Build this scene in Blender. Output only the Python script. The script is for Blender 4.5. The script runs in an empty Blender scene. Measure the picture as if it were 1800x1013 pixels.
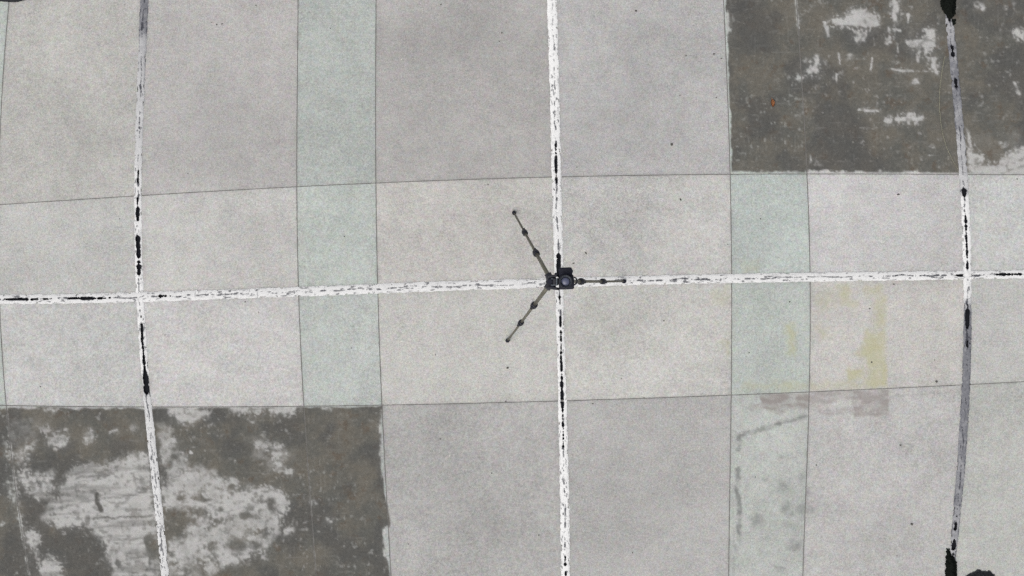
import bpy, bmesh, math, random
import numpy as np
from mathutils import Vector, Matrix

# ------------------------------------------------------------------ camera, sky, light
SC = bpy.context.scene
COL = SC.collection
S = 0.0036            # metres of ground per photograph pixel
H = 12.0              # height of the drone above the slabs
CX, CY = 900.0, 506.5

cam_d = bpy.data.cameras.new('drone_view')
cam = bpy.data.objects.new('drone_view', cam_d)
COL.objects.link(cam)
cam.location = (0, 0, H)
cam.rotation_euler = (0, 0, 0)
cam_d.sensor_fit = 'HORIZONTAL'
cam_d.sensor_width = 36.0
cam_d.lens = 36.0 * H / (1800 * S)
cam_d.clip_start = 0.1
cam_d.clip_end = 2000
SC.camera = cam

SUN_EL, SUN_AZ = math.radians(62), math.radians(215)
world = bpy.data.worlds.new('World')
SC.world = world
world.use_nodes = True
wn = world.node_tree.nodes
wl = world.node_tree.links
wn.clear()
w_out = wn.new('ShaderNodeOutputWorld')
w_bg = wn.new('ShaderNodeBackground')
w_sky = wn.new('ShaderNodeTexSky')
w_sky.sky_type = 'NISHITA'
w_sky.sun_disc = False
w_sky.sun_elevation = SUN_EL
w_sky.sun_rotation = SUN_AZ
w_sky.air_density = 1.0
w_sky.dust_density = 4.0
w_hs = wn.new('ShaderNodeHueSaturation')
w_hs.inputs['Saturation'].default_value = 0.35      # overcast: cloud greys the blue
wl.new(w_sky.outputs[0], w_hs.inputs['Color'])
wl.new(w_hs.outputs[0], w_bg.inputs['Color'])
w_bg.inputs['Strength'].default_value = 0.135
wl.new(w_bg.outputs[0], w_out.inputs[0])

sun_d = bpy.data.lights.new('sun', 'SUN')
sun_d.energy = 1.34
sun_d.angle = math.radians(50)
sun_d.color = (1.0, 0.96, 0.9)
sun = bpy.data.objects.new('sun', sun_d)
COL.objects.link(sun)
dirv = Vector((math.sin(SUN_AZ) * math.cos(SUN_EL), math.cos(SUN_AZ) * math.cos(SUN_EL), math.sin(SUN_EL)))
sun.rotation_euler = dirv.to_track_quat('Z', 'Y').to_euler()
sun.location = (0, 0, 30)

SC.view_settings.view_transform = 'Standard'
SC.view_settings.look = 'None'
SC.view_settings.gamma = 1.0
SC.view_settings.exposure = 0.0
SC.view_settings.use_curve_mapping = False
SC.cycles.use_denoising = False
K = 1.2               # rendered value / base colour of a flat slab in this light


# ------------------------------------------------------------------ helpers
def W(px, py, z=0.0):
    """Ground-plan position: where a point at height z stands so that the drone sees it there."""
    f = S * (1 - z / H)
    return Vector(((px - CX) * f, -(py - CY) * f, z))


def lin(c):
    c = c / 255.0
    return c / 12.92 if c <= 0.04045 else ((c + 0.055) / 1.055) ** 2.4


def alb(r, g, b):
    return (lin(r) / K, lin(g) / K, lin(b) / K, 1.0)


def tag(o, label=None, cat=None, group=None, kind=None):
    if label: o['label'] = label
    if cat: o['category'] = cat
    if group: o['group'] = group
    if kind: o['kind'] = kind
    return o


def link(name, me, mat=None, parent=None):
    o = bpy.data.objects.new(name, me)
    COL.objects.link(o)
    if mat is not None and me is not None:
        me.materials.append(mat)
    if parent is not None:
        o.parent = parent
    return o


def empty(name, loc):
    o = bpy.data.objects.new(name, None)
    o.empty_display_size = 0.1
    COL.objects.link(o)
    o.location = loc
    bpy.context.view_layer.update()
    return o


def vnoise(x, y, seed):
    xi = np.floor(x).astype(np.int64); yi = np.floor(y).astype(np.int64)
    fx = x - xi; fy = y - yi
    fx = fx * fx * (3 - 2 * fx); fy = fy * fy * (3 - 2 * fy)

    def h(a, b):
        n = (a * 374761393 + b * 668265263 + seed * 982451653) & 0xFFFFFFFF
        n = ((n ^ (n >> 13)) * 1274126177) & 0xFFFFFFFF
        n = (n ^ (n >> 16)) & 0xFFFF
        return n / 65535.0
    a = h(xi, yi); b = h(xi + 1, yi); c = h(xi, yi + 1); d = h(xi + 1, yi + 1)
    return (a * (1 - fx) + b * fx) * (1 - fy) + (c * (1 - fx) + d * fx) * fy


def fbm(x, y, size, octs=4, seed=1, sx=1.0, sy=1.0):
    """fractal noise, 0..1, about 'size' px per feature"""
    x = np.asarray(x, float) / size / sx; y = np.asarray(y, float) / size / sy
    t = 0; a = 1; tot = 0
    for k in range(octs):
        t = t + a * vnoise(x + 17.3 * k, y - 9.1 * k, seed + 31 * k)
        tot += a; a *= 0.55; x = x * 2.03; y = y * 2.03
    return t / tot


def sstep(a, b, x):
    t = np.clip((x - a) / (b - a), 0, 1)
    return t * t * (3 - 2 * t)


# ------------------------------------------------------------------ materials
def nodes_of(name):
    m = bpy.data.materials.new(name)
    m.use_nodes = True
    nt = m.node_tree
    return m, nt, nt.nodes['Principled BSDF']


class NT:
    """tiny shorthand for node building"""
    def __init__(s, nt): s.nt = nt
    def n(s, t, **kw):
        nd = s.nt.nodes.new(t)
        for k, v in kw.items(): setattr(nd, k, v)
        return nd
    def l(s, a, b): s.nt.links.new(a, b)
    def val(s, x, sock):
        if hasattr(x, 'links'): s.l(x, sock)
        else: sock.default_value = x
    def math(s, op, a, b=0.0, clamp=False):
        nd = s.n('ShaderNodeMath', operation=op); nd.use_clamp = clamp
        s.val(a, nd.inputs[0]); s.val(b, nd.inputs[1]); return nd.outputs[0]
    def mix(s, f, a, b, mode='MIX'):
        nd = s.n('ShaderNodeMix', data_type='RGBA', blend_type=mode)
        s.val(f, nd.inputs[0]); s.val(a, nd.inputs[6]); s.val(b, nd.inputs[7]); return nd.outputs[2]
    def ramp(s, f, lo, hi, a=0.0, b=1.0):
        nd = s.n('ShaderNodeMapRange', interpolation_type='SMOOTHSTEP')
        s.val(f, nd.inputs[0]); nd.inputs[1].default_value = lo; nd.inputs[2].default_value = hi
        nd.inputs[3].default_value = a; nd.inputs[4].default_value = b; return nd.outputs[0]
    def noise(s, vec, scale, detail=3.0, rough=0.55, dist=0.0):
        nd = s.n('ShaderNodeTexNoise'); s.l(vec, nd.inputs['Vector'])
        nd.inputs['Scale'].default_value = scale; nd.inputs['Detail'].default_value = detail
        nd.inputs['Roughness'].default_value = rough; nd.inputs['Distortion'].default_value = dist; return nd
    def attr(s, name):
        nd = s.n('ShaderNodeAttribute', attribute_name=name); return nd


def mat_concrete():
    m, nt, p = nodes_of('weathered_concrete')
    t = NT(nt)
    pos = t.n('ShaderNodeTexCoord').outputs['Object']
    rnd = t.n('ShaderNodeObjectInfo').outputs['Random']
    off = t.n('ShaderNodeVectorMath', operation='ADD')
    t.l(pos, off.inputs[0])
    cmb = t.n('ShaderNodeCombineXYZ'); t.val(t.math('MULTIPLY', rnd, 37.0), cmb.inputs[2])
    t.l(cmb.outputs[0], off.inputs[1])
    v = off.outputs[0]
    tint = t.attr('tint').outputs['Color']
    # mottling: wide blotches, hand-sized clouds, sand grain
    big = t.noise(v, 1.7, 5, 0.6).outputs[0]
    med = t.noise(v, 9, 5, 0.62).outputs[0]
    fine = t.noise(v, 48, 3, 0.65).outputs[0]
    grain = t.noise(v, 105, 2, 0.65).outputs[0]
    f = t.math('ADD', t.math('MULTIPLY', t.math('SUBTRACT', big, 0.5), 0.52),
               t.math('MULTIPLY', t.math('SUBTRACT', med, 0.5), 0.34))
    f = t.math('ADD', f, t.math('MULTIPLY', t.math('SUBTRACT', fine, 0.5), 0.50))
    f = t.math('ADD', f, t.math('MULTIPLY', t.math('SUBTRACT', grain, 0.5), 0.95))
    f = t.math('ADD', f, 1.0)
    hue = t.noise(v, 30, 4, 0.7).outputs['Color']
    hue2 = t.mix(0.15, (0.5, 0.5, 0.5, 1), hue)
    hue3 = t.mix(1.0, hue2, (2, 2, 2, 1), 'MULTIPLY')
    base = t.mix(1.0, tint, hue3, 'MULTIPLY')
    fc = t.n('ShaderNodeCombineColor')
    for k in range(3): t.l(f, fc.inputs[k])
    base = t.mix(1.0, base, fc.outputs[0], 'MULTIPLY')
    # dark aggregate pits and pale grains
    pits = t.ramp(t.noise(v, 120, 1, 0.5).outputs[0], 0.71, 0.78)
    base = t.mix(t.math('MULTIPLY', pits, 0.35), base, alb(95, 92, 90))
    pale = t.ramp(t.noise(v, 95, 1, 0.5).outputs[0], 0.70, 0.76)
    base = t.mix(t.math('MULTIPLY', pale, 0.35), base, alb(225, 223, 218))
    # stains that lie on the slab
    st = t.attr('stain').outputs['Color']
    sep = t.n('ShaderNodeSeparateColor'); t.l(st, sep.inputs[0])
    base = t.mix(sep.outputs[0], base, alb(186, 183, 138))        # yellow algae
    base = t.mix(sep.outputs[1], base, alb(148, 140, 136))        # brown film
    base = t.mix(sep.outputs[2], base, alb(118, 120, 118))        # grey grime
    # dark coating with its worn places
    cw = t.attr('coat').outputs['Color']
    sep2 = t.n('ShaderNodeSeparateColor'); t.l(cw, sep2.inputs[0])
    cn = t.noise(v, 5.5, 6, 0.65, 0.4).outputs[0]
    cn2 = t.noise(v, 21, 4, 0.65).outputs[0]
    cc = t.mix(t.ramp(cn, 0.35, 0.65), alb(97, 97, 92), alb(110, 106, 97))
    cc = t.mix(t.ramp(cn2, 0.5, 0.75, 0, 0.55), cc, alb(125, 123, 117))
    cc = t.mix(t.ramp(t.noise(v, 13, 4, 0.6).outputs[0], 0.55, 0.7, 0, 0.5), cc, alb(96, 82, 68))
    cc = t.mix(sep2.outputs[2], cc, alb(82, 82, 81))
    spk = t.ramp(t.noise(v, 48, 3, 0.7).outputs[0], 0.62, 0.74, 0, 0.4)
    cc = t.mix(spk, cc, alb(150, 148, 140))
    gr = t.math('ADD', t.math('MULTIPLY', t.math('SUBTRACT', t.math('ADD', fine, grain), 1.0), 0.55), 1.0)
    gc = t.n('ShaderNodeCombineColor')
    for k in range(3): t.l(gr, gc.inputs[k])
    cc = t.mix(1.0, cc, gc.outputs[0], 'MULTIPLY')
    worn = t.mix(0.6, base, alb(190, 189, 186))
    cc = t.mix(sep2.outputs[1], cc, worn)
    base = t.mix(sep2.outputs[0], base, cc)
    t.l(base, p.inputs['Base Color'])
    p.inputs['Roughness'].default_value = 0.9
    p.inputs['Specular IOR Level'].default_value = 0.25
    bump = t.n('ShaderNodeBump'); bump.inputs['Strength'].default_value = 0.35; bump.inputs['Distance'].default_value = 0.003
    t.l(t.math('ADD', fine, grain), bump.inputs['Height'])
    t.l(bump.outputs[0], p.inputs['Normal'])
    return m


def mat_sealant():
    m, nt, p = nodes_of('cracked_white_joint_sealant')
    t = NT(nt)
    pos = t.n('ShaderNodeTexCoord').outputs['Object']
    age = t.attr('age').outputs['Fac']
    nz = t.noise(pos, 45, 4, 0.65).outputs[0]
    a2 = t.math('ADD', age, t.math('MULTIPLY', t.math('SUBTRACT', nz, 0.5), t.math('MULTIPLY', age, 0.7)), True)
    c = t.mix(a2, alb(244, 244, 242), alb(119, 120, 126))
    dirt = t.ramp(t.noise(pos, 30, 5, 0.7).outputs[0], 0.52, 0.72, 0, 0.45)
    c = t.mix(dirt, c, alb(178, 177, 176))
    crk = t.ramp(t.noise(pos, 120, 2, 0.6).outputs[0], 0.66, 0.72, 0, 0.7)
    c = t.mix(crk, c, alb(150, 150, 152))
    c = t.mix(t.attr('worn').outputs['Fac'], c, alb(54, 56, 66))
    t.l(c, p.inputs['Base Color'])
    p.inputs['Roughness'].default_value = 0.75
    bump = t.n('ShaderNodeBump'); bump.inputs['Strength'].default_value = 0.4; bump.inputs['Distance'].default_value = 0.002
    t.l(nz, bump.inputs['Height']); t.l(bump.outputs[0], p.inputs['Normal'])
    return m


def mat_simple(name, col, rough=0.6, metal=0.0, var=0.25, scale=60, spec=0.5):
    m, nt, p = nodes_of(name)
    t = NT(nt)
    pos = t.n('ShaderNodeTexCoord').outputs['Object']
    nz = t.noise(pos, scale, 4, 0.6).outputs[0]
    dark = tuple(c * (1 - var) for c in col[:3]) + (1,)
    lite = tuple(min(1, c * (1 + var)) for c in col[:3]) + (1,)
    t.l(t.mix(nz, dark, lite), p.inputs['Base Color'])
    p.inputs['Roughness'].default_value = rough
    p.inputs['Metallic'].default_value = metal
    p.inputs['Specular IOR Level'].default_value = spec
    return m


M_CONC = mat_concrete()
M_SEAL = mat_sealant()
M_BED = mat_simple('bitumen_bed', (0.013, 0.014, 0.018, 1), 0.9, var=0.5, scale=90, spec=0.1)
M_GRND = mat_simple('dark_asphalt_ground', (0.05, 0.05, 0.052, 1), 0.9, var=0.3, scale=30, spec=0.2)

# ------------------------------------------------------------------ joint lines of the paving (photo plan)
class Curve:
    """x over y (or y over x), smooth inside the measured span, straight outside it"""
    def __init__(s, pts, deg=4, lo=0.0, hi=1013.0, shift=0.0):
        a = np.array(pts, float)
        s.lo, s.hi = lo, hi
        s.c = np.polyfit((a[:, 0] - 500) / 500, a[:, 1], min(deg, len(a) - 1))
        s.shift = shift
        e = 1.0
        s.s0 = (s._e(lo + e) - s._e(lo)) / e
        s.s1 = (s._e(hi) - s._e(hi - e)) / e
    def _e(s, q): return np.polyval(s.c, (np.asarray(q, float) - 500) / 500)
    def __call__(s, q):
        q = np.asarray(q, float)
        i = np.clip(q, s.lo, s.hi)
        return s._e(i) + np.where(q < s.lo, (q - s.lo) * s.s0 * 0.6, 0) + np.where(q > s.hi, (q - s.hi) * s.s1 * 0.6, 0) + s.shift
    def moved(s, d):
        import copy
        k = copy.copy(s); k.shift = s.shift + d; return k


V0 = Curve([(30, 14), (100, 7), (240, 0), (400, -3), (560, 1), (700, 8), (830, 25), (905, 34), (1005, 50)])
V1 = Curve([(0, 254), (85, 250), (135, 248), (235, 245), (336, 243), (420, 243), (490, 245), (575, 248), (625, 252), (690, 260), (760, 265.5), (840, 272), (910, 280), (1005, 290)])
V2 = Curve([(0, 524), (100, 523), (250, 522), (330, 521.5), (420, 523.5), (500, 524), (580, 527), (670, 532), (820, 541), (920, 549), (1005, 555)])
V3 = Curve([(0, 661), (100, 660.7), (300, 660.5), (336, 661), (500, 664), (580, 666), (676, 670), (740, 673), (850, 678), (1005, 687)])
V4 = Curve([(0, 970), (70, 972.5), (150, 974.3), (230, 976.5), (310, 978), (430, 981.5), (560, 984.5), (670, 987.6), (760, 990), (850, 992), (930, 993), (1005, 994)])
V5 = Curve([(0, 1272), (60, 1274.5), (130, 1278), (250, 1281.5), (340, 1284), (430, 1286), (600, 1286.3), (690, 1285), (760, 1284.6), (870, 1283), (1005, 1281)])
V6 = Curve([(0, 1399.7), (70, 1405), (160, 1410.7), (250, 1415), (340, 1420), (430, 1423), (490, 1424.6), (560, 1424), (673, 1423), (770, 1420), (870, 1416.5), (990, 1412)])
V7 = Curve([(15, 1666), (60, 1672), (130, 1678), (210, 1685), (270, 1690), (330, 1695), (420, 1699.5), (470, 1701.3), (530, 1701), (600, 1699.5), (690, 1696), (770, 1692.6), (840, 1688), (910, 1682), (980, 1674)])
H1 = Curve([(0, 359.5), (134, 351.5), (235, 346), (335, 338.5), (403, 335), (523, 326.5), (661, 322), (748, 319), (966, 312), (1200, 307.5), (1420, 305.5), (1690, 307), (1800, 307.5)], 4, 0, 1800)
H2 = Curve([(0, 527), (235, 521), (369, 518.5), (600, 512.5), (801, 501.5), (936, 498), (1036, 494.4), (1200, 491.4), (1418, 488), (1569, 485.5), (1700, 483.7), (1800, 482)], 4, 0, 1800)
H3 = Curve([(10, 713), (253, 715), (370, 715.5), (533, 715), (600, 713.5), (670, 712), (890, 707), (985, 705), (1180, 699), (1285, 694.5), (1420, 689), (1560, 683), (1680, 677.5), (1800, 671)], 4, 0, 1800)

# (curve, half gap in px): thin saw cuts and wide sealed joints
VL = [(V0.moved(-1180), 5.5), (V0.moved(-900), .8), (V0.moved(-764), .8), (V0.moved(-480), 5.5), (V0.moved(-136), .8), (V0, .62), (V1, 5.5), (V2, .62), (V3, .62), (V4, 5.5), (V5, .62),
      (V6, .62), (V7, 5.5), (V7.moved(284), .8), (V7.moved(420), .8), (V7.moved(722), 5.5), (V7.moved(1010), .8)]
HL = [(H1.moved(-1000), .8), (H2.moved(-736), 5.5), (H1, .5), (H2, 5.5), (H3, .5), (H2.moved(736), 5.5), (H3.moved(746), .8)]
# rows between HL: 0 far top, 1 top, 2 upper middle, 3 lower middle, 4 bottom, 5 far bottom
# columns between VL: 5 = V0-V1, 6 = V1-V2, 7 green V2-V3, 8 = V3-V4, 9 = V4-V5, 10 green V5-V6, 11 = V6-V7, 12 = right of V7

# ------------------------------------------------------------------ wear and stain plan, rasterised every 2 px
RX0, RY0, RX1, RY1, RS = -200, -200, 2000, 1220, 1.5
gx = np.arange(RX0, RX1, RS); gy = np.arange(RY0, RY1, RS)
GX, GY = np.meshgrid(gx, gy)


def blank(): return np.zeros(GX.shape, np.float32)


def window(x0, y0, x1, y1):
    i0 = max(0, int((y0 - RY0) / RS)); i1 = min(GX.shape[0], int((y1 - RY0) / RS) + 2)
    j0 = max(0, int((x0 - RX0) / RS)); j1 = min(GX.shape[1], int((x1 - RX0) / RS) + 2)
    return slice(i0, i1), slice(j0, j1)


def poly(arr, pts, val, soft=3.0, op='max', wob=3.0, seed=0):
    """polygon in photo px with a soft, wobbling edge"""
    P = np.array(pts, float); n = len(P); pad = soft * 2 + wob * 2 + 4
    w = window(P[:, 0].min() - pad, P[:, 1].min() - pad, P[:, 0].max() + pad, P[:, 1].max() + pad)
    X = GX[w]; Y = GY[w]
    if X.size == 0: return
    X = X + (fbm(X, Y, 9, 3, 71 + seed) - .5) * wob * 3; Y = Y + (fbm(X, Y, 9, 3, 171 + seed) - .5) * wob * 3
    inside = np.zeros(X.shape, bool); d = np.full(X.shape, 1e9)
    for k in range(n):
        x0, y0 = P[k]; x1, y1 = P[(k + 1) % n]
        c = (y0 > Y) != (y1 > Y)
        with np.errstate(divide='ignore', invalid='ignore'):
            xi = (x1 - x0) * (Y - y0) / (y1 - y0 if y1 != y0 else 1e-9) + x0
        inside ^= c & (X < xi)
        dx, dy = x1 - x0, y1 - y0; L = dx * dx + dy * dy + 1e-9
        tt = np.clip(((X - x0) * dx + (Y - y0) * dy) / L, 0, 1)
        d = np.minimum(d, np.hypot(X - x0 - tt * dx, Y - y0 - tt * dy))
    sd = np.where(inside, d, -d)
    v = val * sstep(-soft, soft, sd)
    put(arr, w, v, op)


def put(arr, w, v, op):
    if op == 'max': arr[w] = np.maximum(arr[w], v)
    elif op == 'sub': arr[w] = arr[w] * (1 - v)
    else: arr[w] = arr[w] + v


def stroke(arr, pts, width, val, soft=1.5, op='max', wob=1.5, seed=0, taper=False):
    P = np.array(pts, float); pad = width + soft * 2 + wob * 2 + 4
    w = window(P[:, 0].min() - pad, P[:, 1].min() - pad, P[:, 0].max() + pad, P[:, 1].max() + pad)
    X = GX[w]; Y = GY[w]
    if X.size == 0: return
    X = X + (fbm(X, Y, 7, 3, 271 + seed) - .5) * wob * 3; Y = Y + (fbm(X, Y, 7, 3, 371 + seed) - .5) * wob * 3
    d = np.full(X.shape, 1e9)
    for k in range(len(P) - 1):
        x0, y0 = P[k]; x1, y1 = P[k + 1]
        dx, dy = x1 - x0, y1 - y0; L = dx * dx + dy * dy + 1e-9
        tt = np.clip(((X - x0) * dx + (Y - y0) * dy) / L, 0, 1)
        d = np.minimum(d, np.hypot(X - x0 - tt * dx, Y - y0 - tt * dy))
    put(arr, w, val * sstep(width / 2 + soft, width / 2 - soft, d), op)


def spot(arr, x, y, rx, ry, val, soft=.4, op='max', wob=2.0, seed=0):
    pad = max(rx, ry) * 1.6 + wob * 3
    w = window(x - pad, y - pad, x + pad, y + pad)
    X = GX[w]; Y = GY[w]
    if X.size == 0: return
    X = X + (fbm(X, Y, 8, 3, 471 + seed) - .5) * wob * 3; Y = Y + (fbm(X, Y, 8, 3, 571 + seed) - .5) * wob * 3
    d = np.hypot((X - x) / rx, (Y - y) / ry)
    put(arr, w, val * sstep(1 + soft, 1 - soft, d), op)


def z5(pts): return [(1200 + x / 2.98, y / 2.98) for x, y in pts]          # crops of the photo the shapes were measured in
def z6(pts): return [(x / 2.98, 673 + y / 2.98) for x, y in pts]
def z8(pts): return [(1200 + x / 2.98, 673 + y / 2.98) for x, y in pts]
def zr(pts): return [(1200 + x / 2.98, 336 + y / 2.98) for x, y in pts]


COAT, WEAR, DEEP = blank(), blank(), blank()
YEL, BRN, GRM = blank(), blank(), blank()

# --- dark coating, top right
H1y = H1(GX); H3y = H3(GX); V5x = V5(GY); V3x = V3(GY)
edge_n = (fbm(GX, GY, 14, 4, 5) - .5)
tr = sstep(-1.2, 1.2, GX - (V5x + 2.5 + np.maximum(0, edge_n) * 9)) * sstep(-1.2, 1.2, (H1y - 2.5 - np.maximum(0, (fbm(GX, GY, 22, 4, 9) - .52)) * 22) - GY)
COAT = np.maximum(COAT, tr)
# --- dark coating, bottom left; its right edge wanders
ey = np.array([700, 716, 740, 775, 807, 850, 890, 920, 927, 931, 960, 985, 1010, 1300])
ex = np.array([672, 672, 669.5, 671, 669.5, 673, 681, 686, 685, 673, 675, 681, 686, 690])
bl = sstep(-1.5, 1.5, (np.interp(GY, ey, ex) + edge_n * 5) - GX) * sstep(-1.5, 1.5, GY - (H3y + 1.5 + np.maximum(0, (fbm(GX, GY, 26, 4, 19) - .5)) * 16))
COAT = np.maximum(COAT, bl)

TR = [  # pale scraped places in the top right coating: polygons
    ([(780, 100), (850, 95), (890, 50), (960, 55), (1010, 80), (1035, 130), (1000, 145), (930, 140), (860, 125), (820, 140), (785, 125)], .95),
    ([(895, 150), (960, 165), (970, 200), (940, 225), (905, 220)], .75),
    ([(1100, 0), (1128, 0), (1126, 115), (1104, 115), (1098, 40)], .85),
    ([(1078, 138), (1090, 150), (1094, 225), (1064, 230)], .95),
    ([(1250, 150), (1322, 145), (1325, 245), (1240, 252), (1180, 247), (1168, 215), (1230, 203), (1265, 215), (1272, 170)], .95),
    ([(1288, 298), (1330, 298), (1335, 360), (1352, 405), (1328, 400), (1308, 360)], .75),
    ([(690, 288), (712, 300), (718, 382), (660, 388), (645, 372), (682, 350)], .9),
    ([(588, 392), (620, 383), (662, 395), (630, 420), (595, 428)], .65),
    ([(1688, 825), (1740, 790), (1800, 765), (1800, 915), (1495, 915), (1495, 862), (1560, 866), (1640, 868)], .9),
    ([(1488, 680), (1505, 700), (1520, 800), (1585, 830), (1560, 858), (1498, 862)], .85),
    ([(665, 800), (682, 850), (668, 858)], .8),
    ([(1632, 735), (1690, 730), (1720, 755), (1680, 775), (1640, 765)], .55),
    ([(215, 40), (238, 70), (246, 150), (240, 210), (225, 220)], .7),
]
for k, (pg, v) in enumerate(TR): poly(WEAR, z5(pg), v, 3.4, wob=2.4, seed=k)
TRS = [  # strokes (points, width, strength)
    ([(592, 0), (600, 80), (607, 150)], 9, .95), ([(607, 150), (611, 215)], 4, .6), ([(618, 330), (632, 560)], 4, .35), ([(634, 600), (644, 800), (650, 900)], 3, .3),
    ([(745, 122), (764, 190)], 18, .9), ([(1000, 198), (1005, 235)], 10, .7), ([(1182, 75), (1180, 118)], 12, .8),
    ([(1104, 155), (1142, 160)], 12, .6), ([(1110, 160), (1112, 180)], 8, .5), ([(1228, 250), (1234, 330)], 14, .5), ([(1242, 255), (1240, 300)], 8, .6), ([(1124, 195), (1125, 275)], 7, .55),
    ([(1276, 255), (1276, 292)], 16, .5), ([(1095, 363), (1158, 374)], 13, .95), ([(1170, 371), (1206, 373)], 12, .85), ([(1206, 372), (1296, 376)], 7, .45),
    ([(815, 278), (826, 332)], 9, .75), ([(915, 308), (955, 310)], 12, .45), ([(992, 304), (986, 372)], 11, .75), ([(806, 388), (806, 432)], 11, .9),
    ([(925, 578), (1026, 581)], 13, .8), ([(930, 673), (1022, 670)], 6, .45), ([(540, 598), (610, 602)], 9, .45), ([(1288, 815), (1336, 812)], 9, .5),
    ([(1205, 798), (1203, 842)], 8, .35), ([(1120, 625), (1255, 620)], 24, 1.0), ([(745, 300), (758, 345)], 7, .5), ([(1735, 435), (1766, 495)], 14, .45), ([(980, 855), (1180, 858)], 5, .25),
    ([(820, 770), (930, 782)], 4, .25), ([(1475, 415), (1520, 405)], 6, .3), ([(1700, 375), (1715, 400)], 9, .35), ([(690, 835), (730, 870)], 14, .3),
]
for k, (pg, wd, v) in enumerate(TRS): stroke(WEAR, z5(pg), wd / 2.98, v, 1.5, wob=1.2, seed=k)
for k, (x, y, rx, ry, v) in enumerate([(552, 412, 11, 10, .85), (880, 300, 26, 22, .5), (1222, 430, 27, 20, .7), (1074, 634, 29, 14, 1), (1190, 606, 20, 18, .7), (622, 590, 20, 22, .6),
        (1312, 770, 19, 16, .75), (1322, 796, 10, 14, .5), (1115, 328, 24, 12, .55), (1550, 25, 30, 24, .45), (1575, 45, 12, 12, .6), (1735, 15, 28, 18, .5), (1690, 40, 24, 18, .45),
        (1756, 165, 18, 26, .75), (1784, 190, 14, 20, .6), (1755, 480, 14, 18, .4), (1740, 190, 10, 14, .5), (750, 325, 16, 26, .5), (645, 320, 22, 22, .35), (1120, 298, 8, 10, .6), (1242, 700, 9, 8, .5),
        (565, 262, 10, 12, .35), (355, 420, 20, 12, .25), (1640, 640, 50, 14, .3), (1205, 600, 14, 10, .7), (370, 900, 120, 6, .55), (1050, 902, 40, 7, .8), (850, 900, 60, 5, .5), (550, 902, 60, 6, .7), (250, 720, 10, 30, .5)]):
    spot(WEAR, *z5([(x, y)])[0], rx / 2.98, ry / 2.98, v, .5, wob=1.8, seed=k)

BL = [  # bottom left: big scraped field left of the sealed joint, then right of it
    ([(330, 520), (400, 430), (560, 415), (640, 420), (690, 382), (768, 358), (782, 470), (800, 600), (812, 690), (822, 790), (765, 830), (792, 900), (782, 960), (840, 1010), (590, 1010), (578, 930), (545, 852), (555, 830), (500, 790), (440, 738), (330, 757), (212, 715), (290, 690), (268, 640), (300, 590)], .95),
    ([(190, 218), (275, 228), (262, 262), (215, 256)], .9), ([(95, 478), (180, 468), (270, 458), (292, 500), (272, 580), (200, 622), (110, 562)], .55),
    ([(0, 515), (70, 508), (105, 640), (60, 655)], .5), ([(125, 768), (192, 780), (202, 835), (190, 935), (150, 862)], .85), ([(198, 935), (262, 895), (312, 940), (352, 1010), (215, 1010)], .85),
    ([(188, 132), (322, 128), (300, 148), (210, 146)], .7), ([(885, 132), (1132, 138), (1085, 172), (1050, 205), (935, 212), (890, 162)], .8),
    ([(1148, 125), (1565, 125), (1505, 166), (1405, 152), (1305, 158), (1345, 222), (1322, 225), (1290, 170)], .85),
    ([(828, 240), (872, 258), (862, 350), (882, 415), (1000, 430), (1005, 475), (845, 525)], .5), ([(880, 380), (960, 360), (1000, 440), (900, 470)], .45),
    ([(848, 520), (930, 478), (1050, 462), (1150, 490), (1282, 522), (1300, 582), (1402, 538), (1462, 560), (1502, 600), (1524, 642), (1472, 692), (1455, 785), (1380, 772), (1280, 752), (1100, 702), (982, 742), (972, 690), (882, 668), (848, 642)], .85),
    ([(958, 762), (1080, 738), (1182, 738), (1212, 802), (1242, 758), (1342, 800), (1412, 842), (1402, 882), (1322, 892), (1232, 952), (1170, 962), (1122, 918), (1132, 990), (1090, 1000), (1042, 918), (992, 932)], .8),
    ([(878, 822), (952, 850), (995, 1010), (868, 1010)], .65), ([(1318, 312), (1402, 300), (1482, 330), (1512, 382), (1442, 392), (1402, 362), (1342, 362)], .6),
    ([(1428, 390), (1462, 398), (1474, 440), (1534, 454), (1522, 476), (1448, 466)], .95), ([(1450, 735), (1540, 750), (1545, 790), (1490, 805)], .6),
    ([(130, 300), (240, 280), (180, 320), (120, 450), (100, 420)], .5), ([(0, 270), (30, 290), (62, 400), (40, 410), (10, 350)], .55),
]
for k, (pg, v) in enumerate(BL): poly(WEAR, z6(pg), v, 6.0, wob=5.0, seed=40 + k)
for k, (x, y, rx, ry, v) in enumerate([(300, 310, 62, 40, .75), (468, 280, 30, 40, .75), (600, 256, 26, 14, .55), (346, 242, 14, 14, .7), (700, 232, 36, 30, .4), (900, 308, 34, 22, .65), (1216, 406, 22, 20, .45),
        (1006, 365, 11, 11, .8), (1246, 360, 24, 22, .3), (1375, 268, 34, 12, .65), (1110, 216, 20, 9, .5), (1722, 720, 34, 18, .35), (1490, 880, 14, 6, .6), (1385, 915, 26, 20, .6), (1590, 762, 10, 8, .6), (120, 420, 40, 60, .5), (335, 788, 14, 10, .4),
        (1720, 140, 30, 12, .7), (40, 372, 20, 40, .65), (10, 735, 18, 20, .6), (575, 365, 14, 10, .5), (370, 625, 26, 16, .2), (1640, 625, 26, 16, .3)]):
    spot(WEAR, *z6([(x, y)])[0], rx / 2.98, ry / 2.98, v, .5, wob=4, seed=80 + k)
# joints of the slabs come through the coating as pale lines
for cv, y0, y1, wd, v in [(V2, 815, 1010, 2.2, .45), (V0, 715, 1010, 4.5, .6), (V6, -100, 50, 3, .8)]:
    ys = np.linspace(y0, y1, 24); stroke(WEAR, list(zip(cv(ys), ys)), wd, v, 1.2, wob=1.0, seed=7)
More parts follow.
